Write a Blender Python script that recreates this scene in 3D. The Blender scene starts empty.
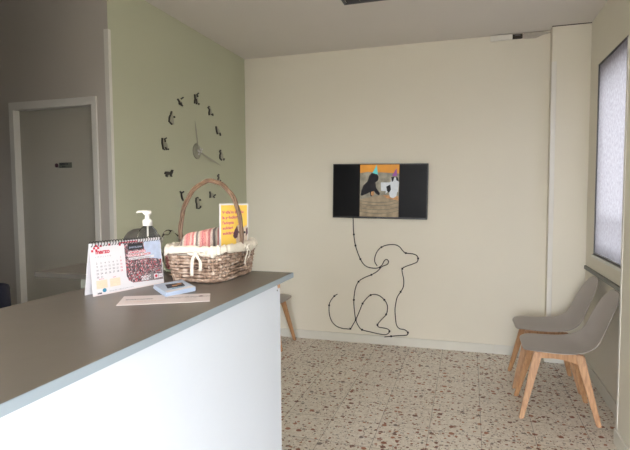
import bpy, bmesh, math, random
from mathutils import Vector, Matrix, Euler
random.seed(7)
SC = bpy.context.scene
COL = SC.collection
PI = math.pi
D = 4.718      # back wall
XL = -2.197    # green wall
XR = 0.925     # right wall of the window niche
XP = 0.825     # face of the near pier
YC = 2.70      # wall with the door
HC = 2.815     # ceiling
HT = 1.19      # counter top
SKY = 6.0; EXPO = 1.72; FY = -3.5; GY0 = -2.6; GY1 = -.2; GZ0 = .3; GZ1 = 2.2; FX0 = -1.65; FZ1 = 2.5
CABLE1 = [[-1.0728,1.2014],[-1.0719,1.1288],[-1.0662,1.0513],[-1.0506,0.9496],[-1.0025,0.8196],[-0.9515,0.7553],[-0.8833,0.7364],[-0.8271,0.7414],[-0.7935,0.7687],[-0.7706,0.8107],[-0.7486,0.8249],[-0.7305,0.8073],[-0.7419,0.7782],[-0.7935,0.7533],[-0.8377,0.7073],[-0.8949,0.6711],[-0.9633,0.641],[-1.0205,0.5994],[-1.0534,0.5272],[-1.0676,0.4181],[-1.0628,0.3196],[-1.049,0.2235],[-1.0212,0.1611],[-0.9865,0.1281],[-0.9057,0.1134],[-0.8149,0.0997],[-0.7588,0.0972],[-0.729,0.1141],[-0.7204,0.1343],[-0.7358,0.1535],[-0.7811,0.1619],[-0.8198,0.1659],[-0.8354,0.1873],[-0.8034,0.2335],[-0.7524,0.2934],[-0.7391,0.3505],[-0.7449,0.3956],[-0.77,0.4349],[-0.8153,0.4711],[-0.8608,0.4823],[-0.9017,0.4733],[-0.9399,0.4419],[-0.9813,0.3866],[-1.0091,0.318],[-1.049,0.2235],[-1.0801,0.1678],[-1.1033,0.1293],[-1.1507,0.1258],[-1.176,0.1259],[-1.238,0.1424],[-1.2879,0.1851],[-1.3153,0.2576],[-1.3179,0.3489],[-1.2992,0.399],[-1.2642,0.4439],[-1.2325,0.4656]]
CABLE2 = [[-0.8378,0.7594],[-0.861,0.7962],[-0.861,0.8415],[-0.8379,0.899],[-0.7976,0.9403],[-0.7375,0.9637],[-0.6712,0.9672],[-0.627,0.9483],[-0.594,0.9094],[-0.5678,0.8903],[-0.5075,0.8854],[-0.4687,0.8715],[-0.4538,0.8428],[-0.4646,0.8095],[-0.507,0.7883],[-0.5608,0.7665],[-0.5999,0.7413],[-0.5979,0.6948],[-0.5864,0.6391],[-0.589,0.5722],[-0.6151,0.5203],[-0.6461,0.4687],[-0.6591,0.4122],[-0.6675,0.3443],[-0.6625,0.2654],[-0.6518,0.1985],[-0.6242,0.1666],[-0.5741,0.1588],[-0.5449,0.134],[-0.5579,0.1089],[-0.6354,0.098],[-0.7021,0.0899],[-0.7655,0.0781]]
CLIPS = [[-1.0662,1.0571],[-1.0506,0.9496],[-1.0025,0.8196],[-0.8127,0.7458],[-0.8949,0.6711],[-1.0205,0.5994],[-1.0676,0.4181],[-1.049,0.2235],[-0.9865,0.1281],[-0.7204,0.1343],[-0.8354,0.1873],[-0.7524,0.2934],[-0.77,0.4349],[-0.9017,0.4733],[-0.9813,0.3866],[-1.1033,0.1293],[-1.3179,0.3489],[-1.2642,0.4439],[-0.7976,0.9403],[-0.5678,0.8903],[-0.4538,0.8428],[-0.5999,0.7413],[-0.6151,0.5203],[-0.5449,0.134],[-0.7021,0.0899]]
MARKS = [{"r":[[[[3.724,2.2824],[3.7267,2.2628],[3.7316,2.2463],[3.7217,2.2267],[3.7207,2.2059]],[[3.7437,2.287],[3.7464,2.2676],[3.7514,2.2493],[3.7413,2.2289],[3.7405,2.2092]]],[[[3.7925,2.3087],[3.7633,2.2895],[3.7732,2.2669]],[[3.8054,2.3033],[3.7829,2.2909],[3.7929,2.2729]]],[[[3.7438,2.2471],[3.752,2.2271],[3.7524,2.2038]],[[3.7634,2.2528],[3.772,2.2317],[3.7725,2.2074]]],[[[3.7875,2.2206],[3.7884,2.2059]],[[3.8079,2.2245],[3.8088,2.2098]]]],"b":[[3.7338,2.2847],[3.7365,2.2652],[3.7415,2.2478],[3.7315,2.2278],[3.7306,2.2076],[3.7941,2.2182],[3.7842,2.2553],[3.7497,2.2835]]},{"r":[[[[3.9691,2.2284],[3.9417,2.2083],[3.9686,2.1946],[3.9594,2.1656],[3.9625,2.1442]],[[3.9843,2.2233],[3.9636,2.2125],[3.9903,2.2002],[3.9814,2.1685],[3.9845,2.1484]]],[[[4.0109,2.1529],[4.0279,2.1633],[4.0261,2.1495]],[[4.0002,2.1607],[4.0402,2.1744],[4.0487,2.1539]]]],"b":[[3.9767,2.2258],[3.9526,2.2104],[3.9795,2.1973],[3.9704,2.167],[3.9735,2.1463],[4.0321,2.1548],[4.021,2.1932],[3.9944,2.2244]]},{"r":[[[[4.0817,2.0647],[4.085,2.0411],[4.0926,2.0175],[4.1086,1.995]],[[4.1049,2.0685],[4.1081,2.0453],[4.1153,2.0228],[4.131,2.001]]],[[[4.1495,2.0141],[4.1629,1.9873]],[[4.1728,2.0194],[4.1864,1.9925]]]],"b":[[4.0933,2.0666],[4.0965,2.0432],[4.1039,2.0202],[4.1198,1.998],[4.1693,2.0035],[4.1573,2.0384],[4.1119,2.0645]]},{"r":[[[[4.161,1.8626],[4.1419,1.8424],[4.1586,1.8312],[4.145,1.811],[4.1444,1.7801],[4.1804,1.7622]],[[4.1824,1.8593],[4.1658,1.8443],[4.1826,1.8337],[4.1687,1.8113],[4.1671,1.7853],[4.1988,1.7709]]],[[[4.2269,1.7891],[4.2129,1.7685]],[[4.2504,1.7872],[4.2363,1.7665]]]],"b":[[4.1717,1.861],[4.1538,1.8433],[4.1706,1.8324],[4.1569,1.8111],[4.1557,1.7827],[4.1896,1.7665],[4.2319,1.7691],[4.2199,1.8167],[4.191,1.8579]]},{"r":[[[[4.1218,1.6394],[4.0933,1.6212],[4.1118,1.6071],[4.0921,1.5779]],[[4.1396,1.6327],[4.1167,1.6209],[4.1355,1.6078],[4.1144,1.5751]]],[[[4.1387,1.5794],[4.1534,1.5712]],[[4.1574,1.5871],[4.1722,1.5789]]]],"b":[[4.1307,1.6361],[4.105,1.621],[4.1236,1.6075],[4.1032,1.5765],[4.1571,1.5778],[4.1447,1.607],[4.1497,1.6321]]},{"r":[[[[3.9428,1.4781],[3.9514,1.4549],[3.9473,1.4225]],[[3.9646,1.4803],[3.9735,1.4555],[3.9694,1.4219]]],[[[4.0513,1.4556],[4.0071,1.4359],[4.0299,1.418]],[[4.0663,1.4473],[4.0287,1.4325],[4.0478,1.4249]]]],"b":[[3.9537,1.4792],[3.9624,1.4552],[3.9583,1.4222],[4.052,1.4213],[4.0402,1.4505],[3.9714,1.4749]]},{"r":[[[[3.7524,1.4336],[3.7145,1.4261],[3.7065,1.398],[3.7182,1.3695],[3.7207,1.3345],[3.7594,1.3275],[3.7988,1.3399],[3.8012,1.357]],[[3.7584,1.4236],[3.7311,1.4204],[3.7263,1.3984],[3.7381,1.3705],[3.7392,1.3381],[3.7544,1.3378],[3.7819,1.3462],[3.7806,1.3575]]],[[[3.7724,1.4114],[3.7807,1.3983]],[[3.7919,1.4147],[3.8002,1.4015]]]],"b":[[3.7554,1.4286],[3.7228,1.4233],[3.7164,1.3982],[3.7281,1.37],[3.7299,1.3363],[3.7569,1.3327],[3.7903,1.343],[3.7909,1.3572],[3.7859,1.3574],[3.7758,1.393],[3.7716,1.4242]]},{"r":[[[[3.4704,1.4751],[3.4894,1.4633],[3.491,1.4461],[3.4971,1.4212],[3.5163,1.4015]],[[3.4841,1.4817],[3.5062,1.4671],[3.5088,1.4472],[3.5143,1.4242],[3.5323,1.4062]]],[[[3.5087,1.4612],[3.5404,1.4735]],[[3.4985,1.4692],[3.5301,1.4815]]]],"b":[[3.4772,1.4784],[3.4978,1.4652],[3.4999,1.4467],[3.5056,1.4227],[3.5243,1.4038],[3.5277,1.4038],[3.5191,1.4412],[3.4914,1.4745]]},{"dog":[[3.268,1.609],[3.284,1.6273],[3.3226,1.6289],[3.3507,1.6255],[3.3674,1.6442],[3.3946,1.6436],[3.3856,1.6224],[3.3688,1.6037],[3.3761,1.5885],[3.3555,1.5897],[3.3451,1.6055],[3.3183,1.6019],[3.3129,1.5839],[3.2825,1.5919],[3.2937,1.6038]]},{"r":[[[[3.2493,1.8747],[3.2447,1.8389],[3.2581,1.7909],[3.2837,1.7859]],[[3.2651,1.8759],[3.2605,1.8412],[3.273,1.7955],[3.2895,1.7951]]],[[[3.3103,1.885],[3.2795,1.872],[3.2874,1.8467]],[[3.3168,1.8773],[3.2947,1.8708],[3.3032,1.8503]]],[[[3.2848,1.8077],[3.3022,1.788]],[[3.2994,1.8131],[3.317,1.7933]]],[[[3.3193,1.8006],[3.325,1.7904]],[[3.335,1.8049],[3.3408,1.7947]]]],"b":[[3.2571,1.8753],[3.2526,1.84],[3.2655,1.7932],[3.2866,1.7905],[3.329,1.794],[3.3217,1.8377],[3.2698,1.8729]]},{"r":[[[[3.3814,2.0921],[3.3686,2.0671],[3.3496,2.0436],[3.3423,2.0065],[3.3849,1.9868]],[[3.3975,2.092],[3.3841,2.066],[3.3656,2.0436],[3.358,2.0117],[3.3972,1.9951]]],[[[3.4124,2.0569],[3.4192,2.0443]],[[3.4289,2.062],[3.4358,2.0494]]]],"b":[[3.3894,2.0921],[3.3764,2.0665],[3.3575,2.0436],[3.3501,2.0091],[3.391,1.9909],[3.4211,1.9948],[3.4136,2.0449],[3.4029,2.0903]]},{"r":[[[[3.4663,2.1973],[3.4897,2.1818],[3.4926,2.1602],[3.5436,2.1535]],[[3.4811,2.2053],[3.5065,2.188],[3.5068,2.1686],[3.5525,2.1636]]],[[[3.5548,2.2315],[3.5193,2.2112]],[[3.5654,2.2255],[3.5296,2.2052]]],[[[3.5085,2.178],[3.5242,2.1577]],[[3.5253,2.1844],[3.5412,2.1641]]]],"b":[[3.4737,2.2013],[3.498,2.1849],[3.4997,2.1644],[3.548,2.1585],[3.5528,2.1593],[3.5437,2.1858],[3.4877,2.1999]]}]
HUB = [3.7471,1.8146]
HANDS = [[3.7017,2.0601],[4.138,1.7118],[4.0267,1.7328]]

# ---------------------------------------------------------------- materials
def nodes(name):
    m = bpy.data.materials.new(name); m.use_nodes = True
    nt = m.node_tree; b = nt.nodes['Principled BSDF']
    return m, nt, b
def lin(c):
    return tuple(((v/12.92) if v <= .04045 else ((v+.055)/1.055)**2.4) for v in [x/255. for x in c]) + (1,)
def ramp(nt, stops, interp='LINEAR'):
    r = nt.nodes.new('ShaderNodeValToRGB'); cr = r.color_ramp; cr.interpolation = interp
    while len(cr.elements) < len(stops): cr.elements.new(.5)
    for e, (p, c) in zip(cr.elements, stops):
        e.position = p; e.color = c if len(c) == 4 else lin(c)
    return r
def coords(nt, scale=(1,1,1), rot=(0,0,0), loc=(0,0,0), kind='Object'):
    t = nt.nodes.new('ShaderNodeTexCoord'); mp = nt.nodes.new('ShaderNodeMapping')
    mp.inputs['Scale'].default_value = scale; mp.inputs['Rotation'].default_value = rot; mp.inputs['Location'].default_value = loc
    nt.links.new(t.outputs[kind], mp.inputs['Vector']); return mp
def mat(name, rgb, rough=.5, metal=0, spec=.5, noise=0, nscale=8, bump=0, bscale=60, coat=0):
    m, nt, b = nodes(name)
    b.inputs['Roughness'].default_value = rough; b.inputs['Metallic'].default_value = metal
    b.inputs['Specular IOR Level'].default_value = spec; b.inputs['Coat Weight'].default_value = coat
    c = lin(rgb)
    n = nt.nodes.new('ShaderNodeTexNoise'); n.inputs['Scale'].default_value = nscale; n.inputs['Detail'].default_value = 4
    mp = coords(nt); nt.links.new(mp.outputs[0], n.inputs['Vector'])
    k = noise
    r = ramp(nt, [(.3, tuple(v*(1-k) for v in c[:3])+(1,)), (.7, tuple(min(1, v*(1+k)) for v in c[:3])+(1,))])
    nt.links.new(n.outputs['Fac'], r.inputs[0]); nt.links.new(r.outputs[0], b.inputs['Base Color'])
    if bump:
        n2 = nt.nodes.new('ShaderNodeTexNoise'); n2.inputs['Scale'].default_value = bscale; n2.inputs['Detail'].default_value = 3
        nt.links.new(mp.outputs[0], n2.inputs['Vector'])
        bp = nt.nodes.new('ShaderNodeBump'); bp.inputs['Strength'].default_value = bump; bp.inputs['Distance'].default_value = .01
        nt.links.new(n2.outputs['Fac'], bp.inputs['Height']); nt.links.new(bp.outputs[0], b.inputs['Normal'])
    return m
def emis(name, rgb, s=1.0, noise=0, nscale=20):
    m, nt, b = nodes(name)
    b.inputs['Base Color'].default_value = (.005,.005,.005,1); b.inputs['Roughness'].default_value = .35; b.inputs['Specular IOR Level'].default_value = .12
    c = lin(rgb)
    n = nt.nodes.new('ShaderNodeTexNoise'); n.inputs['Scale'].default_value = nscale; n.inputs['Detail'].default_value = 3
    mp = coords(nt); nt.links.new(mp.outputs[0], n.inputs['Vector'])
    r = ramp(nt, [(.35, tuple(v*(1-noise) for v in c[:3])+(1,)), (.65, tuple(v*(1+noise) for v in c[:3])+(1,))])
    nt.links.new(n.outputs['Fac'], r.inputs[0]); nt.links.new(r.outputs[0], b.inputs['Emission Color'])
    b.inputs['Emission Strength'].default_value = s
    return m

def terrazzo():
    m, nt, b = nodes('terrazzo'); L = nt.links
    mp = coords(nt)
    ns = nt.nodes.new('ShaderNodeTexNoise'); ns.inputs['Scale'].default_value = 55; ns.inputs['Detail'].default_value = 2
    L.new(mp.outputs[0], ns.inputs['Vector'])
    add = nt.nodes.new('ShaderNodeMixRGB'); add.blend_type = 'ADD'; add.inputs[0].default_value = .012
    L.new(mp.outputs[0], add.inputs[1]); L.new(ns.outputs['Color'], add.inputs[2])
    def layer(scale, size, stops, prob):
        v = nt.nodes.new('ShaderNodeTexVoronoi'); v.inputs['Scale'].default_value = scale; v.inputs['Randomness'].default_value = 1
        L.new(add.outputs[0], v.inputs['Vector'])
        sp = nt.nodes.new('ShaderNodeSeparateColor'); L.new(v.outputs['Color'], sp.inputs[0])
        sz = nt.nodes.new('ShaderNodeMath'); sz.operation = 'MULTIPLY_ADD'; sz.inputs[1].default_value = size*.8; sz.inputs[2].default_value = size*.45
        L.new(sp.outputs[2], sz.inputs[0])
        lt = nt.nodes.new('ShaderNodeMath'); lt.operation = 'LESS_THAN'; L.new(v.outputs['Distance'], lt.inputs[0]); L.new(sz.outputs[0], lt.inputs[1])
        pr = nt.nodes.new('ShaderNodeMath'); pr.operation = 'LESS_THAN'; L.new(sp.outputs[0], pr.inputs[0]); pr.inputs[1].default_value = prob
        mk = nt.nodes.new('ShaderNodeMath'); mk.operation = 'MULTIPLY'; L.new(lt.outputs[0], mk.inputs[0]); L.new(pr.outputs[0], mk.inputs[1])
        r = ramp(nt, stops, 'CONSTANT'); L.new(sp.outputs[1], r.inputs[0])
        return mk.outputs[0], r.outputs[0]
    base = ramp(nt, [(.35, (222,211,197)), (.65, (245,238,227))])
    n2 = nt.nodes.new('ShaderNodeTexNoise'); n2.inputs['Scale'].default_value = 40; n2.inputs['Detail'].default_value = 6
    L.new(mp.outputs[0], n2.inputs['Vector']); L.new(n2.outputs['Fac'], base.inputs[0])
    cur = base.outputs[0]
    for sc, size, stops, pr in [
        (95, .42, [(0,(226,218,208)),(.45,(168,142,122)),(.7,(150,140,130)),(.85,(236,230,220))], .55),
        (52, .46, [(0,(228,220,210)),(.35,(164,128,104)),(.55,(158,148,138)),(.75,(232,222,210))], .5),
        (28, .41, [(0,(146,88,64)),(.3,(174,116,86)),(.52,(126,84,66)),(.72,(232,224,214)),(.88,(130,116,106))], .66)]:
        f, c = layer(sc, size, stops, pr)
        mx = nt.nodes.new('ShaderNodeMixRGB'); L.new(f, mx.inputs[0]); L.new(cur, mx.inputs[1]); L.new(c, mx.inputs[2]); cur = mx.outputs[0]
    br = nt.nodes.new('ShaderNodeTexBrick'); br.offset = 0; br.squash = 1
    br.inputs['Scale'].default_value = 1; br.inputs['Brick Width'].default_value = .305; br.inputs['Row Height'].default_value = .305
    br.inputs['Mortar Size'].default_value = .0018; br.inputs['Mortar Smooth'].default_value = .3
    mp2 = coords(nt, loc=(-.082+3.05, 3.05, 0)); L.new(mp2.outputs[0], br.inputs['Vector'])
    br.inputs['Color1'].default_value = (1,1,1,1); br.inputs['Color2'].default_value = (.93,.92,.91,1); br.inputs['Mortar'].default_value = (.36,.32,.29,1)
    mu = nt.nodes.new('ShaderNodeMixRGB'); mu.blend_type = 'MULTIPLY'; mu.inputs[0].default_value = 1
    L.new(cur, mu.inputs[1]); L.new(br.outputs['Color'], mu.inputs[2]); L.new(mu.outputs[0], b.inputs['Base Color'])
    b.inputs['Roughness'].default_value = .42; b.inputs['Specular IOR Level'].default_value = .5
    return m
def wood(name, c1, c2, axis='Z'):
    m, nt, b = nodes(name); L = nt.links
    mp = coords(nt, scale=(14,14,1.6) if axis == 'Z' else (1.6,14,14))
    n = nt.nodes.new('ShaderNodeTexNoise'); n.inputs['Scale'].default_value = 5; n.inputs['Detail'].default_value = 6; n.inputs['Distortion'].default_value = .4
    L.new(mp.outputs[0], n.inputs['Vector'])
    r = ramp(nt, [(.3, c1), (.62, c2)]); L.new(n.outputs['Fac'], r.inputs[0]); L.new(r.outputs[0], b.inputs['Base Color'])
    b.inputs['Roughness'].default_value = .45
    return m
def blind_mat():
    m, nt, b = nodes('roller_blind_fabric'); L = nt.links
    out = nt.nodes['Material Output']; nt.nodes.remove(b)
    mp = coords(nt)
    n = nt.nodes.new('ShaderNodeTexNoise'); n.inputs['Scale'].default_value = 38; n.inputs['Detail'].default_value = 5; n.inputs['Roughness'].default_value = .7
    L.new(mp.outputs[0], n.inputs['Vector'])
    r = ramp(nt, [(.3, (190,188,194)), (.7, (236,234,240))]); L.new(n.outputs['Fac'], r.inputs[0])
    d = nt.nodes.new('ShaderNodeBsdfDiffuse'); t = nt.nodes.new('ShaderNodeBsdfTranslucent'); mx = nt.nodes.new('ShaderNodeMixShader')
    r2 = ramp(nt, [(.3, (142,140,152)), (.7, (172,170,184))]); L.new(n.outputs['Fac'], r2.inputs[0])
    L.new(r2.outputs[0], d.inputs[0]); L.new(r.outputs[0], t.inputs[0])
    mx.inputs[0].default_value = BLIND; L.new(d.outputs[0], mx.inputs[1]); L.new(t.outputs[0], mx.inputs[2]); L.new(mx.outputs[0], out.inputs[0])
    return m
def knit():
    m, nt, b = nodes('striped_knit'); L = nt.links
    mp = coords(nt, rot=(0,0,math.radians(-24)))
    n = nt.nodes.new('ShaderNodeTexNoise'); n.inputs['Scale'].default_value = 30; L.new(mp.outputs[0], n.inputs['Vector'])
    sx = nt.nodes.new('ShaderNodeSeparateXYZ'); L.new(mp.outputs[0], sx.inputs[0])
    a = nt.nodes.new('ShaderNodeMath'); a.operation = 'MULTIPLY_ADD'; L.new(n.outputs['Fac'], a.inputs[0]); a.inputs[1].default_value = .006; L.new(sx.outputs['X'], a.inputs[2])
    s = nt.nodes.new('ShaderNodeMath'); s.operation = 'MULTIPLY'; L.new(a.outputs[0], s.inputs[0]); s.inputs[1].default_value = 21
    fr = nt.nodes.new('ShaderNodeMath'); fr.operation = 'FRACT'; L.new(s.outputs[0], fr.inputs[0])
    r = ramp(nt, [(0,(210,138,134)),(.16,(226,176,166)),(.28,(200,126,126)),(.42,(222,204,194)),(.54,(122,112,108)),(.68,(196,186,172)),(.8,(216,154,148)),(.92,(194,118,120))], 'CONSTANT')
    L.new(fr.outputs[0], r.inputs[0]); L.new(r.outputs[0], b.inputs['Base Color']); b.inputs['Roughness'].default_value = .95
    v = nt.nodes.new('ShaderNodeTexVoronoi'); v.inputs['Scale'].default_value = 190; L.new(mp.outputs[0], v.inputs['Vector'])
    bp = nt.nodes.new('ShaderNodeBump'); bp.inputs['Strength'].default_value = .8; bp.inputs['Distance'].default_value = .004
    L.new(v.outputs['Distance'], bp.inputs['Height']); L.new(bp.outputs[0], b.inputs['Normal'])
    return m
def crowd():
    m, nt, b = nodes('printed_crowd_photo'); L = nt.links
    mp = coords(nt, scale=(1,1,.8))
    v = nt.nodes.new('ShaderNodeTexVoronoi'); v.inputs['Scale'].default_value = 420; L.new(mp.outputs[0], v.inputs['Vector'])
    sp = nt.nodes.new('ShaderNodeSeparateColor'); L.new(v.outputs['Color'], sp.inputs[0])
    r = ramp(nt, [(0,(74,66,70)),(.25,(112,100,104)),(.45,(176,70,82)),(.56,(196,150,156)),(.66,(66,58,66)),(.84,(200,188,190)),(.92,(140,104,110))], 'CONSTANT')
    L.new(sp.outputs[0], r.inputs[0]); L.new(r.outputs[0], b.inputs['Base Color']); b.inputs['Roughness'].default_value = .4
    return m
def wicker():
    m, nt, b = nodes('wicker'); L = nt.links
    mp = coords(nt); n = nt.nodes.new('ShaderNodeTexNoise'); n.inputs['Scale'].default_value = 60; n.inputs['Detail'].default_value = 3
    L.new(mp.outputs[0], n.inputs['Vector'])
    r = ramp(nt, [(.3,(104,82,66)),(.5,(158,134,116)),(.68,(202,184,168))]); L.new(n.outputs['Fac'], r.inputs[0]); L.new(r.outputs[0], b.inputs['Base Color'])
    b.inputs['Roughness'].default_value = .6
    return m
def glass(name, tint, rough=.03, ior=1.45):
    m, nt, b = nodes(name)
    b.inputs['Base Color'].default_value = lin(tint); b.inputs['Transmission Weight'].default_value = 1
    b.inputs['Roughness'].default_value = rough; b.inputs['IOR'].default_value = ior
    return m

BLIND = .088
M = {}
M['cream'] = mat('cream_wall_paint', (230,225,210), .7, spec=.25, noise=.015, nscale=1.5, bump=.04, bscale=90)
M['greybeige'] = mat('grey_beige_wall', (198,192,184), .7, spec=.25, noise=.015, nscale=1.5, bump=.04, bscale=90)  # door wall tone, greyer and darker than the cream walls
M['green'] = mat('sage_green_wall_paint', (198,201,177), .7, spec=.25, noise=.015, nscale=1.5, bump=.04, bscale=90)
M['ceiling'] = mat('ceiling_paint', (220,215,209), .85, spec=.2, noise=.03, nscale=.8)
M['white'] = mat('white_gloss_paint', (228,226,218), .4, noise=.01)
M['door'] = mat('door_paint', (186,182,170), .5, noise=.015, nscale=3)
M['base'] = mat('baseboard_paint', (222,220,210), .45, noise=.02)
M['terrazzo'] = terrazzo()
M['laminate'] = mat('brown_grey_laminate', (107,101,94), .34, spec=.4, noise=.03, nscale=20, bump=.02, bscale=400)
M['edge'] = mat('blue_grey_edge_band', (136,149,158), .4, noise=.02)
M['edge_shaded'] = mat('shaded_edge_band', (62,59,54), .6, spec=.2)  # same edge band with the shade on the return put into its colour
M['casing'] = mat('door_casing_paint', (228,226,220), .45, noise=.01)
M['panel'] = mat('white_laminate', (192,200,211), .45, noise=.005)
M['panel_side'] = mat('pale_panel', (108,112,104), .5)
M['chip'] = mat('bare_chipboard', (176,140,106), .8, noise=.3, nscale=200)
M['shell'] = mat('taupe_plastic', (168,160,155), .42, noise=.01)
M['beech'] = wood('beech_wood', (168,122,84), (200,156,114))
M['metal'] = mat('dark_metal', (70,70,72), .4, metal=.8)
M['steel'] = mat('brushed_steel', (190,190,192), .25, metal=1)
M['alu'] = mat('grey_aluminium', (96,96,98), .45, metal=.3)
M['rail'] = mat('grey_chair_rail', (120,120,114), .5)
M['blind'] = blind_mat()
M['blackp'] = mat('black_plastic', (18,18,20), .35)
M['cable'] = mat('black_cable', (26,24,24), .5)
M['screen'] = mat('black_screen', (5,6,9), .35, spec=.12)
M['acrylic'] = mat('black_acrylic_and_shadow', (28,27,24), .3)
M['mirror'] = mat('silver_acrylic', (170,170,155), .35, metal=.5)
M['silver'] = mat('polished_silver', (225,225,220), .12, metal=1)
M['wicker'] = wicker()
M['handle'] = wood('handle_cane', (78,58,44), (122,96,74))
M['cloth'] = mat('cream_cotton', (220,213,199), .95, spec=.1, noise=.03, nscale=60, bump=.3, bscale=260)
M['knit'] = knit()
M['paper'] = mat('white_paper', (216,214,218), .6, noise=.005)
M['pinkpaper'] = mat('pale_pink_paper', (216,206,206), .5, noise=.01)
M['red'] = mat('red_ink', (196,48,70), .6)
M['ink'] = mat('grey_ink', (120,118,126), .6)
M['dark'] = mat('dark_ink', (40,40,44), .6)
M['peach'] = mat('peach_ink', (236,204,180), .6, noise=.08, nscale=400)
M['teal'] = mat('teal_ink', (60,130,160), .6)
M['crowd'] = crowd()
M['skyink'] = mat('sky_ink', (178,190,214), .6, noise=.1, nscale=80)
M['roadink'] = mat('street_ink', (128,122,124), .6, noise=.15, nscale=200)
M['bluepaper'] = mat('light_blue_card', (186,202,224), .4, noise=.02)
M['navy'] = mat('navy_ink', (32,38,58), .5)
M['orange'] = mat('orange_ink', (204,150,96), .5, noise=.2, nscale=150)
M['yellow'] = mat('yellow_print', (238,200,92), .5, noise=.02)
M['magenta'] = mat('magenta_ink', (196,74,126), .5)
M['furink'] = mat('pale_dog_ink', (206,190,172), .6, noise=.15, nscale=150)
M['brownink'] = mat('brown_dog_ink', (92,66,74), .6)
M['pump'] = mat('white_pump_plastic', (228,226,220), .35)
M['pet'] = glass('clear_bottle_plastic', (240,243,243), .03, 1.24)
M['gel'] = glass('clear_gel', (232,236,234), .02, 1.12)
M['bag'] = glass('clear_bag_plastic', (236,240,236), .10, 1.12)
M['dome'] = mat('dark_grey_plastic', (78,76,72), .35)
M['hole'] = mat('exposed_dark_plaster', (52,46,40), .9)
M['patch'] = mat('grey_white_filler', (186,180,170), .9, noise=.08, nscale=60, bump=.4, bscale=70)
M['navychair'] = mat('navy_fabric', (30,32,48), .8, bump=.2, bscale=300)
M['wheel'] = mat('black_rubber', (24,24,24), .6)
M['louvre'] = mat('mirror_louvre', (210,210,205), .18, metal=1)
M['lampwhite'] = mat('white_enamel', (196,192,184), .4)

# ---------------------------------------------------------------- helpers
def tag(o, label, cat, group=None, kind=None):
    o['label'] = label; o['category'] = cat
    if group: o['group'] = group
    if kind: o['kind'] = kind
    return o
def thing(name, label, cat, loc=(0,0,0), rz=0, group=None):
    o = bpy.data.objects.new(name, None); COL.objects.link(o)
    o.location = loc; o.rotation_euler = (0,0,rz); o.empty_display_size = .1
    return tag(o, label, cat, group)
def obj(name, bm, m, parent=None, smooth=False, loc=None, mods=None):
    bmesh.ops.recalc_face_normals(bm, faces=bm.faces)
    me = bpy.data.meshes.new(name); bm.to_mesh(me); bm.free()
    for k in (m if isinstance(m, (list, tuple)) else [m]): me.materials.append(M[k] if isinstance(k, str) else k)
    if smooth:
        for p in me.polygons: p.use_smooth = True
    o = bpy.data.objects.new(name, me); COL.objects.link(o)
    if parent: o.parent = parent
    if loc: o.location = loc
    return o
def struct(name, bm, m, **k):
    o = obj(name, bm, m, **k); o['kind'] = 'structure'; return o
def B(): return bmesh.new()
def box(bm, a, b, bev=0, mi=0, mtx=None):
    """box between corners a and b"""
    x0,y0,z0 = [min(a[i],b[i]) for i in range(3)]; x1,y1,z1 = [max(a[i],b[i]) for i in range(3)]
    vs = [bm.verts.new(p) for p in [(x0,y0,z0),(x1,y0,z0),(x1,y1,z0),(x0,y1,z0),(x0,y0,z1),(x1,y0,z1),(x1,y1,z1),(x0,y1,z1)]]
    fs = [bm.faces.new([vs[i] for i in f]) for f in [(0,3,2,1),(4,5,6,7),(0,1,5,4),(1,2,6,5),(2,3,7,6),(3,0,4,7)]]
    for f in fs: f.material_index = mi
    if bev:
        es = list({e for f in fs for e in f.edges})
        r = bmesh.ops.bevel(bm, geom=es, offset=bev, segments=2, profile=.5, affect='EDGES')
        vs = list({v for f in r['faces'] for v in f.verts} | {v for v in vs if v.is_valid})
        for f in r['faces']: f.material_index = mi
    if mtx is not None: bmesh.ops.transform(bm, matrix=mtx, verts=[v for v in vs if v.is_valid])
    return bm
def frames(pts):
    pts = [Vector(p) for p in pts]; n = len(pts); T = []
    for i in range(n):
        t = pts[min(n-1,i+1)] - pts[max(0,i-1)]; T.append(t.normalized() if t.length > 1e-9 else Vector((0,0,1)))
    up = Vector((0,0,1)) if abs(T[0].z) < .9 else Vector((1,0,0))
    u = T[0].cross(up).normalized(); out = []
    for t in T:
        u = (u - t*u.dot(t)).normalized(); out.append((u, t.cross(u)))
    return pts, out
def tube(bm, pts, r, n=8, closed=False, mi=0, flat=1):
    pts, fr = frames(pts); rings = []
    for i, (p, (u, v)) in enumerate(zip(pts, fr)):
        rr = r[i] if isinstance(r, (list,tuple)) else r
        rings.append([bm.verts.new(p + u*math.cos(2*PI*k/n)*rr*flat + v*math.sin(2*PI*k/n)*rr) for k in range(n)])
    m = len(rings)
    for i in range(m if closed else m-1):
        a, b = rings[i], rings[(i+1) % m]
        for k in range(n):
            f = bm.faces.new([a[k], a[(k+1)%n], b[(k+1)%n], b[k]]); f.material_index = mi; f.smooth = True
    if not closed:
        for q in (rings[0], rings[-1]): f = bm.faces.new(q); f.material_index = mi
    return bm
def spline(P, k=6, closed=False):
    P = [Vector(p) for p in P]; n = len(P); out = []
    for i in range(n if closed else n-1):
        g = lambda j: P[j % n] if closed else P[max(0, min(n-1, j))]
        a, b, c, d = g(i-1), g(i), g(i+1), g(i+2)
        for s in range(k):
            t = s/k
            out.append(.5*((2*b)+(c-a)*t+(2*a-5*b+4*c-d)*t*t+(3*b-a-3*c+d)*t**3))
    if not closed: out.append(P[-1])
    return out
def lathe(bm, prof, n=24, c=(0,0), mi=0, sx=1, sy=1):
    rings = [[bm.verts.new((c[0]+r*sx*math.cos(2*PI*k/n), c[1]+r*sy*math.sin(2*PI*k/n), z)) for k in range(n)] for r, z in prof]
    for a, b in zip(rings, rings[1:]):
        for k in range(n):
            f = bm.faces.new([a[k], a[(k+1)%n], b[(k+1)%n], b[k]]); f.smooth = True; f.material_index = mi
    for q in (rings[0], rings[-1]): f = bm.faces.new(q); f.material_index = mi
    return bm
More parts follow.
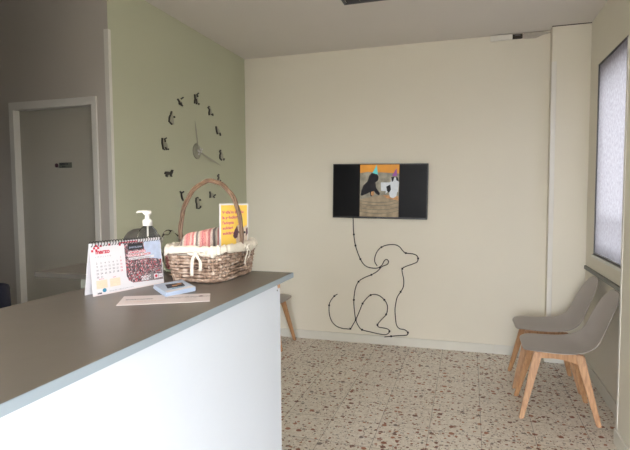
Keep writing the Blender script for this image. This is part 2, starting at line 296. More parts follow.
def prism(bm, poly, to3, t0, t1, mi=0):
    """closed prism: 2-D polygon, to3(u, v, t) gives the point"""
    a = [bm.verts.new(to3(u, v, t0)) for u, v in poly]; b = [bm.verts.new(to3(u, v, t1)) for u, v in poly]
    n = len(poly)
    for f in [bm.faces.new(a), bm.faces.new(list(reversed(b)))] + [bm.faces.new([a[i], b[i], b[(i+1)%n], a[(i+1)%n]]) for i in range(n)]:
        f.material_index = mi
    return bm
def plane_map(o, r, u, n):
    o, r, u, n = Vector(o), Vector(r).normalized(), Vector(u).normalized(), Vector(n).normalized()
    return lambda a, b, t=0: o + r*a + u*b + n*t
def text(name, s, size, to3, m, parent, x=0, y=0, t=.0005, align='LEFT', label=None, bold=0):
    cu = bpy.data.curves.new(name, 'FONT'); cu.body = s; cu.size = size; cu.align_x = align; cu.offset = bold
    to = bpy.data.objects.new('tmp', cu); COL.objects.link(to)
    bpy.context.view_layer.update()
    me = bpy.data.meshes.new_from_object(to.evaluated_get(bpy.context.evaluated_depsgraph_get()))
    bpy.data.objects.remove(to)
    for v in me.vertices: v.co = to3(x+v.co.x, y+v.co.y, t)
    me.materials.clear(); me.materials.append(M[m])
    o = bpy.data.objects.new(name, me); COL.objects.link(o); o.parent = parent
    if label: o['label'] = label
    return o
def rect(bm, to3, x0, y0, x1, y1, t=.0004, mi=0, h=.0003):
    return prism(bm, [(x0,y0),(x1,y0),(x1,y1),(x0,y1)], to3, t, t+h, mi)

# ---------------------------------------------------------------- room shell
Y0 = FY; XW = -4.4; TW = .2
b = B(); box(b, (XW-.2, Y0-.2, -.1), (XR+.3, D+.2, 0)); struct('floor', b, 'terrazzo')
b = B(); box(b, (XW-.2, Y0-.2, HC), (XR+.3, D+.2, HC+.1)); struct('ceiling', b, 'ceiling')
b = B(); box(b, (XL-.1, D, 0), (XR+.2, D+.15, HC)); struct('wall_back', b, 'cream')
b = B(); box(b, (XL-.1, YC, 0), (XL, D, HC)); struct('wall_left', b, 'green')
# wall with the door, left of the green wall
DX0, DX1, DZ = -2.985, -2.33, 2.05
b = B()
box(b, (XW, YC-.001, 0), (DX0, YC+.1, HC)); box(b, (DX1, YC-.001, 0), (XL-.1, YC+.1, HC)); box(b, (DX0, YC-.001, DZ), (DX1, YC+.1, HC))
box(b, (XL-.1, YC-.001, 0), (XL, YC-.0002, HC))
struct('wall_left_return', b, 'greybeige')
b = B(); box(b, (XW-.1, Y0, 0), (XW, YC+.1, HC)); struct('wall_far_left', b, 'cream')
b = B(); box(b, (-1.85, Y0, 0), (-1.75, 1.42, HC)); struct('wall_light_blocker', b, 'cream')  # unseen partition, added to keep window light off the door wall
# right wall of the niche with the window opening
WY0, WY1, WZ0, WZ1 = 3.30, 4.345, .965, 2.42
b = B()
box(b, (XR, 3.2, 0), (XR+TW, D, WZ0)); box(b, (XR, 3.2, WZ1), (XR+TW, D, HC))
box(b, (XR, 3.2, WZ0), (XR+TW, WY0, WZ1)); box(b, (XR, WY1, WZ0), (XR+TW, D, WZ1))
struct('wall_right', b, 'cream')
# near pier and shop glazing beyond the frame
G = dict(y0=GY0, y1=GY1, z0=GZ0, z1=GZ1)
b = B()
box(b, (XP, G['y1'], 0), (XR+TW, 3.2, HC)); box(b, (XP, Y0, 0), (XR+TW, G['y0'], HC))
box(b, (XP, G['y0'], 0), (XR+TW, G['y1'], G['z0'])); box(b, (XP, G['y0'], G['z1']), (XR+TW, G['y1'], HC))
struct('wall_right_pier', b, 'cream')
F = dict(x0=FX0, x1=.75, z0=.06, z1=FZ1)
b = B()
box(b, (XW, Y0-.15, 0), (F['x0'], Y0, HC)); box(b, (F['x1'], Y0-.15, 0), (XR+TW, Y0, HC))
box(b, (F['x0'], Y0-.15, F['z1']), (F['x1'], Y0, HC)); box(b, (F['x0'], Y0-.15, 0), (F['x1'], Y0, F['z0']))
struct('wall_front', b, 'cream')
# frames of the two big windows behind / beside the camera
b = B()
for y in (G['y0'], (G['y0']+G['y1'])/2, G['y1']-.05): box(b, (XP+.08, y, G['z0']), (XP+.13, y+.05, G['z1']))
for z in (G['z0'], G['z1']-.05): box(b, (XP+.08, G['y0'], z), (XP+.13, G['y1'], z+.05))
struct('window_2', b, 'alu')
b = B()
for x in (F['x0'], -.1, F['x1']-.05): box(b, (x, Y0-.1, F['z0']), (x+.05, Y0-.05, F['z1']))
for z in (F['z0'], F['z1']-.05): box(b, (F['x0'], Y0-.1, z), (F['x1'], Y0-.05, z+.05))
struct('window_3', b, 'alu')
# column in the far right corner
CX0, CY = .637, 4.60
b = B(); box(b, (CX0, CY, 0), (XR, D, HC), bev=0); struct('wall_column', b, 'cream')
# baseboards
b = B(); box(b, (XL, D-.014, 0), (.215, D, .082), bev=.002); box(b, (.218, D-.014, 0), (CX0, D, .082), bev=.002); struct('baseboard_back', b, 'base')
b = B(); box(b, (XL, YC, 0), (XL+.014, D-.014, .082), bev=.002); struct('baseboard_left', b, 'base')
b = B(); box(b, (CX0-.014, CY-.014, 0), (XR-.014, CY, .082), bev=.002); box(b, (CX0-.014, CY, 0), (CX0, D-.014, .082), bev=.002); struct('baseboard_column', b, 'base')
b = B(); box(b, (XR-.014, 3.2, 0), (XR, CY-.014, .088), bev=.002); struct('baseboard_right', b, 'base')
b = B(); box(b, (XP-.014, G['y1'], 0), (XP, 3.2, .088), bev=.003); struct('baseboard_pier', b, 'base')
# corner strips
b = B(); box(b, (XL-.030, YC-.004, 0), (XL+.003, YC, 2.50), bev=.001); box(b, (XL, YC, 0), (XL+.003, YC+.022, 2.50)); struct('trim_1', b, 'white')
b = B(); box(b, (CX0-.004, CY-.012, .082), (CX0+.034, CY, 2.525), bev=.003); struct('trim_2', b, 'white')
b = B(); box(b, (XP-.003, 3.175, .088), (XP, 3.203, 2.3)); box(b, (XP, 3.2, .088), (XP+.03, 3.203, 2.3)); struct('trim_3', b, 'white')
# chair rail under the window
b = B(); box(b, (XR-.018, 3.2, .818), (XR, CY-.03, .848), bev=.003); struct('trim_4', b, 'rail')
# plaster joint at ceiling over the column
b = B(); box(b, (CX0-.004, CY-.004, HC-.006), (XR, CY, HC)); struct('trim_5', b, 'hole')
# window 1: frame, sill
b = B()
fx = XR+.13
box(b, (fx, WY0, WZ0), (fx+.05, WY0+.03, WZ1)); box(b, (fx, WY1-.03, WZ0), (fx+.05, WY1, WZ1))
box(b, (fx, WY0, WZ0), (fx+.05, WY1, WZ0+.12)); box(b, (fx, WY0, WZ1-.05), (fx+.05, WY1, WZ1))
box(b, (fx, WY0, 1.26), (fx+.05, WY1, 1.30))
w1 = struct('window_1', b, 'alu')
b = B(); box(b, (XR-.012, WY0, WZ0-.022), (XR+.09, WY1+.012, WZ0), bev=.003); obj('window_sill', b, 'white', w1)
b = B(); box(b, (XR+.001, WY1-.006, WZ0), (XR+.12, WY1, WZ1)); box(b, (XR+.001, WY0, WZ1-.006), (XR+.12, WY1, WZ1)); obj('window_reveal_trim', b, 'alu', w1)

# roller blind inside the window reveal
t = thing('roller_blind', 'closed translucent grey-white roller blind glowing in the window above the grey rail', 'blind', (XR+.010, (WY0+WY1)/2, WZ0+.002))
b = B(); n = 40
y0, y1 = -(WY1-WY0)/2+.004, (WY1-WY0)/2-.006
vs = []
for i in range(n+1):
    y = y0+(y1-y0)*i/n
    vs.append([b.verts.new((.006*math.sin(i*.55)*.25, y, z)) for z in [.016, .4, .8, 1.2, WZ1-WZ0-.012]])
for i in range(n):
    for k in range(4): b.faces.new([vs[i][k], vs[i+1][k], vs[i+1][k+1], vs[i][k+1]])
o = obj('blind_fabric', b, 'blind', t, smooth=True)
b = B(); box(b, (-.004, y0, .002), (.004, y1, .014), bev=.002); obj('bottom_bar', b, 'alu', t)
b = B(); tube(b, [(.032, y0+.002, WZ1-WZ0-.03), (.032, y1-.002, WZ1-WZ0-.03)], .022, 16); obj('roller_tube', b, 'alu', t)

# door with frame, leaf recessed in its own opening
t = struct('door_1', (lambda b: box(b, (DX0+.007, YC+.035, .004), (DX1-.007, YC+.072, DZ-.018), bev=.002))(B()), 'door')
b = B()
for x0, x1 in ((DX0-.034, DX0+.005), (DX1-.005, DX1+.034)):
    box(b, (x0, YC-.013, 0), (x1, YC-.001, DZ-.016), bev=.002)
box(b, (DX0-.034, YC-.013, DZ-.016), (DX1+.034, YC-.001, DZ+.036), bev=.002)
box(b, (DX0, YC-.001, 0), (DX0+.005, YC+.1, DZ-.016)); box(b, (DX1-.005, YC-.001, 0), (DX1, YC+.1, DZ-.016)); box(b, (DX0, YC-.001, DZ-.016), (DX1, YC+.1, DZ))
obj('door_frame', b, 'casing', t)
# sign on the door
t = thing('door_sign', 'small name plate with a round emblem fixed at eye height on the pale door', 'sign', (-2.62, YC+.034, 1.655))
b = B(); box(b, (-.03, -.003, -.018), (.075, 0, .018), bev=.001); obj('plate', b, 'panel_side', t)
b = B(); lathe(b, [(.001,0),(.014,0),(.014,.003),(.001,.003)], 20)
bmesh.ops.transform(b, matrix=Matrix.Translation((-.052, 0, 0)) @ Matrix.Rotation(PI/2, 4, 'X'), verts=b.verts); obj('emblem', b, 'brownink', t)
pm = plane_map((0,-.0032,0), (1,0,0), (0,0,1), (0,-1,0))
text('lettering', 'DESPATX', .0165, pm, 'dark', t, x=-.024, y=.002, bold=.0006)
text('lettering', 'SALA', .0125, pm, 'dark', t, x=-.006, y=-.0125, bold=.0004)

# ---------------------------------------------------------------- ceiling fixtures
t = thing('louvre_ceiling_light', 'switched-off ceiling light with a mirrored louvre at the top of the view', 'ceiling light', (-.25, 3.325, HC))
b = B(); box(b, (-.6, .14, -.055), (.6, .15, 0)); box(b, (-.6, -.15, -.055), (.6, -.14, 0)); box(b, (-.6, -.14, -.055), (-.59, .14, 0)); box(b, (.59, -.14, -.055), (.6, .14, 0)); box(b, (-.59, -.14, -.008), (.59, .14, 0))
obj('lamp_housing', b, 'alu', t)
b = B()
for i in range(13): box(b, (-.58+i*.096, -.138, -.05), (-.577+i*.096, .138, -.02))
for y in (-.07, 0, .07): box(b, (-.588, y-.002, -.05), (.588, y+.002, -.02))
obj('louvre', b, 'louvre', t)
for y in (-.1, -.033, .038, .105):
    b = B(); tube(b, [(-.57, y, -.014), (.57, y, -.014)], .006, 10); obj('fluorescent_tube', b, 'paper', t)

t = thing('cable_trunking', 'short white cable trunking box under the ceiling by the column', 'trunking', (.25, D, HC-.005))
b = B(); box(b, (-.095, -.03, -.045), (.085, 0, 0), bev=.006); obj('trunking_cover', b, 'white', t)
b = B(); box(b, (.085, -.018, -.04), (.165, 0, -.004)); obj('open_end', b, 'hole', t)
b = B(); tube(b, spline([(.088,-.012,-.02),(.13,-.02,-.012),(.165,-.01,-.02)],5), .003, 6); tube(b, spline([(.088,-.008,-.03),(.12,-.015,-.03),(.165,-.008,-.014)],5), .003, 6); obj('wire', b, 'ink', t)
b = B()
P = [(.43,-.002),(.55,.0),(.60,-.012),(.637,-.012),(.637,-.022),(.57,-.03),(.52,-.052),(.46,-.05),(.41,-.045),(.385,-.03)]
prism(b, [(x, HC+z) for x, z in P], lambda u, v, t_: (u, t_, v), D-.010, D+.001)
bmesh.ops.bevel(b, geom=list(b.edges), offset=.003, segments=1, affect='EDGES')
struct('trim_6', b, 'patch')

# ---------------------------------------------------------------- television
t = thing('wall_television', 'flat black television on the cream back wall showing two dogs in party hats', 'television', (-.812, D, 1.4715))
TV = Matrix.Rotation(math.radians(.95), 4, 'Y')
W, H = .447, .2565
b = B(); box(b, (-W, -.062, -H), (W, -.028, H), bev=.004, mtx=TV); obj('bezel', b, 'blackp', t)
b = B(); box(b, (-W*.75, -.028, -H*.75), (W*.75, -.012, H*.72), bev=.006, mtx=TV); obj('back_cover', b, 'blackp', t)
b = B(); box(b, (-.2, -.012, -.1), (.2, 0, .1), mtx=TV); obj('wall_bracket', b, 'metal', t)
b = B(); box(b, (-W+.009, -.0635, -H+.016), (W-.009, -.062, H-.009), mtx=TV); obj('screen', b, 'screen', t)
b = B(); box(b, (-.018, -.0632, -H+.004), (.018, -.062, -H+.009), mtx=TV); obj('logo_plate', b, 'alu', t)
pic = lambda u, v, q=0: TV @ Vector((-.182+u*.367, -.0636-q, -H+.018+v*.486))
ES = .85/2**EXPO
def pe(name, poly, m, lay, par=None):
    b = B(); prism(b, poly, pic, .0002*lay, .0002*lay+.0001); return obj(name, b, m, par or t)
M['e_wall'] = emis('screen_orange', (222,150,60), ES, .12, 8)
M['e_sofa'] = emis('screen_sofa', (150,142,124), ES, .28, 16)
M['e_seat'] = emis('screen_seat', (156,138,112), ES, .25, 18)
M['e_black'] = emis('screen_black_fur', (26,24,28), ES, .3, 30)
M['e_teal'] = emis('screen_teal', (110,205,200), ES)
M['e_purple'] = emis('screen_purple', (150,84,150), ES)
M['e_white'] = emis('screen_white', (205,208,208), ES, .08, 30)
M['e_tan'] = emis('screen_tan', (190,140,92), ES, .25, 40)
M['e_fold'] = emis('screen_fold', (122,114,96), ES, .1)
pe('screen_picture', [(0,0),(1,0),(1,1),(0,1)], 'e_sofa', 1)
pe('picture_wall', [(0,.84),(.2,.86),(.6,.85),(1,.83),(1,1),(0,1)], 'e_wall', 2)
pe('picture_seat', [(0,.0),(1,.0),(1,.36),(.6,.42),(.3,.38),(0,.33)], 'e_seat', 2)
for k, yy in enumerate((.30, .24, .16, .09)):
    pe('picture_fold', [(0,yy),(.25,yy-.03),(.5,yy-.035),(.75,yy-.02),(1,yy+.03),(1,yy+.042),(.75,yy-.008),(.5,yy-.02),(.25,yy-.014),(0,yy+.012)], 'e_fold', 3)
pe('picture_pillow', [(.54,.66),(.55,.50),(.98,.48),(1,.66),(.9,.70),(.75,.66)], 'e_white', 3)
pe('picture_black_dog', [(.02,.41),(.04,.50),(.09,.60),(.2,.68),(.24,.79),(.30,.84),(.42,.84),(.48,.77),(.47,.70),(.40,.66),(.42,.56),(.52,.45),(.5,.41),(.42,.44),(.36,.50),(.35,.40),(.28,.39),(.26,.47),(.12,.42),(.06,.40)], 'e_black', 4)
pe('picture_dog_paws', [(.30,.48),(.36,.49),(.38,.43),(.33,.40),(.29,.42)], 'e_tan', 5)
pe('picture_teal_hat', [(.32,.84),(.46,.81),(.43,1.0)], 'e_teal', 5)
pe('picture_blanket', [(.60,.42),(.99,.40),(.99,.32),(.7,.36)], 'e_tan', 4)
pe('picture_spotted_dog', [(.80,.76),(.95,.75),(.99,.68),(.97,.55),(.94,.40),(.86,.36),(.78,.38),(.74,.50),(.66,.44),(.70,.58),(.79,.66)], 'e_white', 5)
pe('picture_dog_patch', [(.80,.76),(.88,.77),(.86,.70),(.82,.66)], 'e_black', 6)
pe('picture_dog_patch', [(.92,.77),(.97,.75),(.99,.68),(.93,.70)], 'e_black', 6)
pe('picture_dog_patch', [(.68,.58),(.78,.62),(.80,.52),(.75,.46),(.70,.50)], 'e_black', 6)
pe('picture_purple_hat', [(.82,.78),(.95,.78),(.93,.93)], 'e_purple', 6)

# cable bent into the outline of a sitting dog
def cw(p, dy=.004): return (p[0], D-dy, p[1])
t = thing('dog_shaped_cable', 'black wall cable bent into the outline of a sitting dog below the television', 'cable', (-.81, D, .09))
org = Vector((-.81, D, .09))
def yoff(z): return .0075 if z > .09 else .0195
for P, nm in ((CABLE1, 'cable_line'), (CABLE2, 'cable_line')):
    b = B(); pts = [Vector((x, D-yoff(z), z)) - org for x, z in P]
    if P is CABLE1: pts = [Vector((P[0][0], D-.02, P[0][1]+.03))-org] + pts
    tube(b, spline(pts, 4), .0042, 7); obj(nm, b, 'cable', t)
for x, z in CLIPS:
    b = B(); yy = D-yoff(z)
    box(b, (x-.008-org.x, yy-.0055-D, z-.008-org.z), (x+.008-org.x, (D-.0006 if z > .09 else D-.0145)-D, z+.008-org.z), bev=.0015)
    obj('cable_clip', b, 'cable', t)

# ---------------------------------------------------------------- wall clock
hy, hz = HUB
t = thing('wall_clock', 'large frameless wall clock of black dog-shaped hour markers on the green wall', 'clock', (XL, hy, hz))
for i, m in enumerate(MARKS):
    b = B(); to3 = lambda u, v, q: (q, u-hy, v-hz)
    if 'dog' in m: prism(b, m['dog'], to3, 0, .004, 0)
    else:
        prism(b, m['b'], to3, .0, .002, 1)
        for Lp, Rp in m['r']:  # black strokes take in the markers' dark edges and their shadow
            n = len(Lp)
            a = [[b.verts.new(to3(*Lp[k], q)) for k in range(n)] + [b.verts.new(to3(*Rp[k], q)) for k in range(n)] for q in (0, .005)]
            for k in range(n-1):
                for f in ([a[0][k],a[0][k+1],a[0][n+k+1],a[0][n+k]], [a[1][k],a[1][n+k],a[1][n+k+1],a[1][k+1]],
                          [a[0][k],a[1][k],a[1][k+1],a[0][k+1]], [a[0][n+k],a[0][n+k+1],a[1][n+k+1],a[1][n+k]]):
                    b.faces.new(f)
            b.faces.new([a[0][0],a[0][n],a[1][n],a[1][0]]); b.faces.new([a[0][n-1],a[1][n-1],a[1][2*n-1],a[0][2*n-1]])
    obj('hour_marker', b, ['acrylic', 'mirror'], t)
RY = Matrix.Rotation(PI/2, 4, 'Y')
b = B(); lathe(b, [(.001,0),(.062,0),(.066,.004),(.060,.010),(.03,.012),(.012,.018),(.001,.018)], 36); bmesh.ops.transform(b, matrix=RY, verts=b.verts); obj('clock_hub', b, 'mirror', t)
for i, (y, z) in enumerate(HANDS):
    b = B(); dy, dz = y-hy, z-hz; l = math.hypot(dy, dz); ux, uz = dy/l, dz/l; w = .009 if i != 1 else .007
    q0 = .019+.003*i
    prism(b, [(-ux*.05-uz*w*.6, -uz*.05+ux*w*.6), (dy*.7-uz*w, dz*.7+ux*w), (dy, dz), (dy*.7+uz*w, dz*.7-ux*w), (-ux*.05+uz*w*.6, -uz*.05-ux*w*.6)], lambda u, v, q: (q, u, v), q0, q0+.0015)
    obj('clock_hand', b, 'mirror', t)
for (dy, dz) in ((-.012,-.008),(.03,.012)):
    b = B()
    for k in range(3):
        a = k*2.1+.4; prism(b, [(dy, dz), (dy+.024*math.cos(a-.4), dz+.024*math.sin(a-.4)), (dy+.024*math.cos(a+.4), dz+.024*math.sin(a+.4))], lambda u, v, q: (q, u, v), .029, .031)
    obj('paw_ornament', b, 'paper', t)

# ---------------------------------------------------------------- reception counter
t = thing('reception_counter', 'white reception counter with a brown-grey worktop and pale blue-grey edge', 'counter', (-.8, .5, 0))
o3 = lambda u, v, q: (u+.8, v-.5, q)
TT = .017
CE = 1.556
LP = [(-.558,-.6),(-.558,CE),(-1.430,CE+.01),(-1.420,1.338),(-1.03,1.343),(-1.06,-.6)]
ins = [(-.560,-.598),(-.560,CE-.002),(-1.428,CE+.008),(-1.418,1.340),(-1.032,1.345),(-1.058,-.598)]
b = B(); prism(b, ins, o3, HT-TT, HT); obj('worktop', b, 'laminate', t)
b = B()
for i in range(6):
    a1, a2, c1, c2 = LP[i], LP[(i+1)%6], ins[i], ins[(i+1)%6]
    prism(b, [a1, a2, c2, c1], o3, HT-TT, HT-.0004, 0 if i in (0,1,5) else 1)
obj('edge_band', b, ['edge','edge_shaded'], t)
b = B(); box(b, o3(-.57,-.55,0), o3(-.588,1.462,HT-TT)); obj('front_panel', b, 'panel', t)
b = B(); box(b, o3(-1.285,1.40,0), o3(-.588,1.455,HT-TT)); obj('end_panel', b, 'panel_side', t)
b = B(); box(b, o3(-.588,-.5,.70), o3(-.96,1.398,.72)); obj('inner_shelf', b, 'laminate', t)
b = B(); box(b, o3(-.588,-.55,0), o3(-.98,-.53,HT-TT)); obj('side_panel', b, 'panel', t)
b = B(); prism(b, [(1.437,HT-TT-.002),(1.4615,HT-TT-.002),(1.4615,HT-TT-.02),(1.452,HT-TT-.014),(1.444,HT-TT-.018)], lambda u, v, q: (q+.8, u-.5, v), -.5698, -.5690); o = obj('chipped_corner', b, 'chip', t); o['label'] = 'chipped brown corner below the worktop'
b = B(); lathe(b, [(.0005,0),(.0028,0),(.0028,.001),(.0005,.001)], 12); bmesh.ops.transform(b, matrix=Matrix.Translation(o3(-.5698,1.437,HT-TT-.022)) @ RY, verts=b.verts); obj('screw', b, 'metal', t)

# ---------------------------------------------------------------- things on the counter
# desk calendar
A_, B_ = Vector((-.922,1.046)), Vector((-.864,1.272))
d2 = (B_-A_).normalized(); nrm = Vector((d2.y, -d2.x)); Lc = (B_-A_).length
rz = math.atan2(d2.y, d2.x)
t = thing('desk_calendar', 'spiral-bound desk calendar open at marzo with a crowd photo, left of the wicker basket', 'calendar', ((A_.x+B_.x)/2, (A_.y+B_.y)/2, HT), rz)
# local: x along page, -y towards the reader, z up
Hc = .136; back = .036; ap = .012
def front(u, v, q=0):   # u 0..Lc, v 0..1 up the page
    return Vector((u-Lc/2, v*ap, v*Hc)) + Vector((0, -Hc, ap)).normalized()*q
def rearp(u, v, q=0): return Vector((u-Lc/2, back+(ap-back)*v, v*Hc)) + Vector((0, Hc, ap)).normalized()*q
b = B(); prism(b, [(0,0),(Lc,0),(Lc,1),(0,1)], front, -.0012, 0); obj('front_page', b, 'paper', t)
b = B(); prism(b, [(0,0),(.03,0),(.05,.08),(Lc-.05,.08),(Lc-.03,0),(Lc,0),(Lc,1),(0,1)], rearp, -.0012, 0); obj('rear_board', b, 'paper', t)
b = B(); n = 26
for i in range(n):
    u = .006+(Lc-.012)*i/(n-1)-Lc/2
    tube(b, [(u, ap+.007*math.cos(a), Hc-.002+.007*math.sin(a)) for a in [k*PI/5 for k in range(10)]], 0.0010, 6, closed=True)
obj('spiral_binding', b, 'blackp', t)
fm = lambda u, v, q=0: front(u, v/ .1414, q)   # metric v
PH = .1414
b = B(); X0 = .106; X1 = Lc-.003
poly = [(X0+.02,.018),(X1,.013),(X1,.133),(X0,.133),(X0,.04),(X0+.006,.026)]
prism(b, poly, fm, .0003, .0006); obj('crowd_photo', b, 'crowd', t)
b = B(); prism(b, [(.172,.085),(X1,.075),(X1,.133),(.172,.133)], fm, .0007, .0009); obj('photo_sky', b, 'skyink', t)
b = B(); prism(b, [(X0+.055,.018),(X1,.014),(X1,.04),(X0+.11,.048),(X0+.085,.04)], fm, .0007, .0009); obj('photo_street', b, 'roadink', t)
b = B(); prism(b, [(X0+.088,.018),(X1-.002,.018),(X1-.002,.030),(X0+.115,.046),(X0+.092,.040)], fm, .0010, .0011); obj('photo_runners', b, 'crowd', t)
b = B(); prism(b, [(X0+.012,.112),(X0+.062,.112),(X0+.062,.130),(X0+.012,.130)], fm, .0010, .0012); obj('photo_banner', b, 'dark', t)
text('lettering', 'BARCELONA', .0075, fm, 'skyink', t, x=X0+.015, y=.117, t=.0014)
b = B(); rect(b, fm, X0+.010, .1015, X0+.070, .1085, .0012); rect(b, fm, X0+.010, .0925, X0+.084, .0995, .0012); rect(b, fm, X0+.010, .0835, X0+.098, .0905, .0012); obj('headline_box', b, 'paper', t)
text('lettering', 'CAMINEM JUNTS', .0078, fm, 'red', t, x=X0+.011, y=.1025, t=.0017, bold=.0002)
text('lettering', 'CONTRA EL CANCER', .0078, fm, 'red', t, x=X0+.011, y=.0935, t=.0017, bold=.0002)
text('lettering', 'persones i companys del barri', .0062, fm, 'dark', t, x=X0+.011, y=.0850, t=.0017)
text('lettering', '2026', .018, fm, 'paper', t, x=X0+.046, y=.020, t=.0017, bold=.0006)
b = B(); rect(b, fm, X0+.092, .019, X0+.106, .033, .0014); obj('red_cross_tile', b, 'paper', t)
b = B(); rect(b, fm, X0+.0945, .0238, X0+.1035, .0282, .0018); rect(b, fm, X0+.0968, .0215, X0+.1012, .0305, .0021); obj('red_cross', b, 'red', t)
b = B(); rect(b, fm, X0+.108, .020, X1-.001, .031, .0012); obj('logo_strip', b, 'paper', t)
text('lettering', 'Creu Roja', .0062, fm, 'ink', t, x=X0+.1090, y=.023, t=.0017)
text('lettering', 'marzo', .0165, fm, 'red', t, x=.017, y=.112, t=.0006, bold=.0007)
b = B()
for x, z in ((.014,.128),(.020,.134),(.026,.128),(.020,.122),(.034,.133),(.008,.121),(.060,.134),(.092,.131)): rect(b, fm, x-.003, z-.003, x+.003, z+.003, .0005)
rect(b, fm, .088, .1345, .150, .1375, .0018)
obj('red_ornament', b, 'red', t)
b = B(); dd = 0
text('lettering', 'L   M   X   J   V   S   D', .0052, fm, 'ink', t, x=.015, y=.102, t=.0006); b.free()
for r in range(6):
    for c in range(7):
        day = r*7+c-5
        if 1 <= day <= 31:
            text('day_number', str(day), .0068, fm, 'red' if c == 6 else 'ink', t, x=.018+c*.0123, y=.0935-r*.0094, t=.0006, align='CENTER', bold=.0001)
b = B(); rect(b, fm, .012, .018, .044, .040, .0005); rect(b, fm, .052, .018, .084, .040, .0005); obj('small_month_grid', b, 'peach', t)
text('lettering', 'febrero', .005, fm, 'red', t, x=.020, y=.042, t=.0006); text('lettering', 'abril', .005, fm, 'red', t, x=.063, y=.042, t=.0006)
b = B(); prism(b, [(.034+.006*math.cos(a*PI/8), .012+.0055*math.sin(a*PI/8)) for a in range(16)], fm, .0006, .0008); obj('logo_mark', b, 'teal', t)
text('lettering', 'asisa', .0068, fm, 'navy', t, x=.013, y=.004, t=.0007, bold=.0003)
text('lettering', 'www.calendario · telefono de atencion y servicios', .0038, fm, 'ink', t, x=.048, y=.006, t=.0006)
b = B(); prism(b, [(0,0),(Lc,0),(Lc,.0035),(0,.0035)], fm, .0003, .0005); obj('page_edge_line', b, 'pinkpaper', t)

# flat white leaflet
t = thing('printed_leaflet', 'long pale pink-white leaflet lying flat at the front of the counter', 'leaflet', (-.722,1.068,HT))
P = [(-.793,.973),(-.845,1.068),(-.649,1.162),(-.603,1.076)]
b = B(); prism(b, [(x+.722, y-1.068) for x, y in P], lambda u, v, q: (u, v, q), .0003, .0012); obj('sheet', b, 'pinkpaper', t)
ro = Vector((P[0][0]+.722, P[0][1]-1.068, .0013)); rr = Vector((P[3][0]-P[0][0], P[3][1]-P[0][1], 0)); uu = Vector((-rr.y, rr.x, 0))
lm = plane_map(ro, rr, uu, (0,0,1))
text('lettering', 'INVITACIO', .013, lm, 'ink', t, x=.012, y=.055, t=.0002, bold=.0006)
text('lettering', 'Cuida la salud de la teva mascota', .0075, lm, 'orange', t, x=.014, y=.032, t=.0002)
text('lettering', 'CAMPANYA DE VACUNACIO', .0085, lm, 'ink', t, x=.105, y=.060, t=.0002, bold=.0005)
text('lettering', 'primavera 2026 · demana cita', .0065, lm, 'ink', t, x=.105, y=.048, t=.0002)
b = B()
ring = lambda cx, cy, r: [(cx+r*math.cos(a*PI/6), cy+r*math.sin(a*PI/6)) for a in range(12)]
prism(b, ring(.193,.066,.006), lm, .0001, .0003); obj('stamp', b, 'brownink', t)

# stack of light blue cards
t = thing('card_stack', 'short stack of light blue cards with a dark dog picture, in front of the basket', 'leaflets', (-.772,1.205,HT))
P = [(-.838,1.184),(-.806,1.278),(-.706,1.186),(-.735,1.092)]
b = B(); cx, cy = -.772, 1.205
for k in range(5):
    a = math.radians(random.uniform(-2.5, 2.5)); j = random.uniform(-.001, .001)
    q = [((x-cx)*math.cos(a)-(y-cy)*math.sin(a)+j, (x-cx)*math.sin(a)+(y-cy)*math.cos(a)+j) for x, y in P]
    if k == 4: q = [(x-cx, y-cy) for x, y in P]
    prism(b, q, lambda u, v, z: (u, v, z), .0003+k*.0022, .0021+k*.0022)
obj('cards', b, 'bluepaper', t)
Z = .0003+4*.0022+.0018
rr = Vector((P[2][0]-P[1][0], P[2][1]-P[1][1], 0)); ro = Vector((P[0][0]-cx, P[0][1]-cy, Z)); uu = Vector((-rr.y, rr.x, 0))
km = lambda s, w, q=0: Vector(((P[0][0]*(1-s)*(1-w)+P[3][0]*s*(1-w)+P[1][0]*(1-s)*w+P[2][0]*s*w)-cx, (P[0][1]*(1-s)*(1-w)+P[3][1]*s*(1-w)+P[1][1]*(1-s)*w+P[2][1]*s*w)-cy, Z+q))
b = B(); prism(b, [(.22,.3),(.62,.2),(.68,.78),(.3,.86)], km, .0002, .0004); obj('dark_picture', b, 'navy', t)
b = B(); prism(b, [(.40,.44),(.52,.42),(.54,.55),(.48,.62),(.41,.56)], km, .0005, .0007); prism(b, [(.34,.62),(.46,.64),(.46,.76),(.36,.78)], km, .0005, .0007); obj('orange_dogs', b, 'orange', t)
b = B(); prism(b, [(.80,.04),(.97,.04),(.97,.96),(.80,.96)], km, .0002, .0004); obj('white_margin', b, 'paper', t)
b = B(); prism(b, [(.70,.3),(.74,.3),(.75,.7),(.71,.72)], km, .0002, .0004); obj('text_line', b, 'teal', t)

# wicker basket
BC = Vector((-.781, 1.424, HT))
t = thing('wicker_basket', 'wicker basket with a tall arched handle and cream cloth lining on the counter', 'basket', BC, 0)
def sq(s, a, c, n=4.5):
    x, y = math.cos(s), math.sin(s)
    return (a*math.copysign(abs(x)**(2/n), x), c*math.copysign(abs(y)**(2/n), y))
def dims(z): k = z/.10; return .084+.011*k, .126+.022*k
b = B(); N = 180; K = 17
for r in range(10):
    z = .010+r*.0099; pts = []
    for i in range(N):
        s = 2*PI*i/N; a, c = dims(z); w = .0046*math.sin(K*s*1.0+r*PI)
        x, y = sq(s, a+w, c+w); pts.append((x, y, z+.0012*math.sin(5*s+r*2)))
    tube(b, pts, .0047, 6, closed=True)
obj('woven_wall', b, 'wicker', t)
b = B()
for i in range(2*K):
    s = PI*i/K+PI/(2*K); pts = []
    for z in (0.004, .03, .06, .098):
        a, c = dims(z); x, y = sq(s, a, c); pts.append((x, y, z))
    tube(b, pts, .0032, 6); obj('stake', b, 'wicker', t); b = B()
b.free()
b = B()
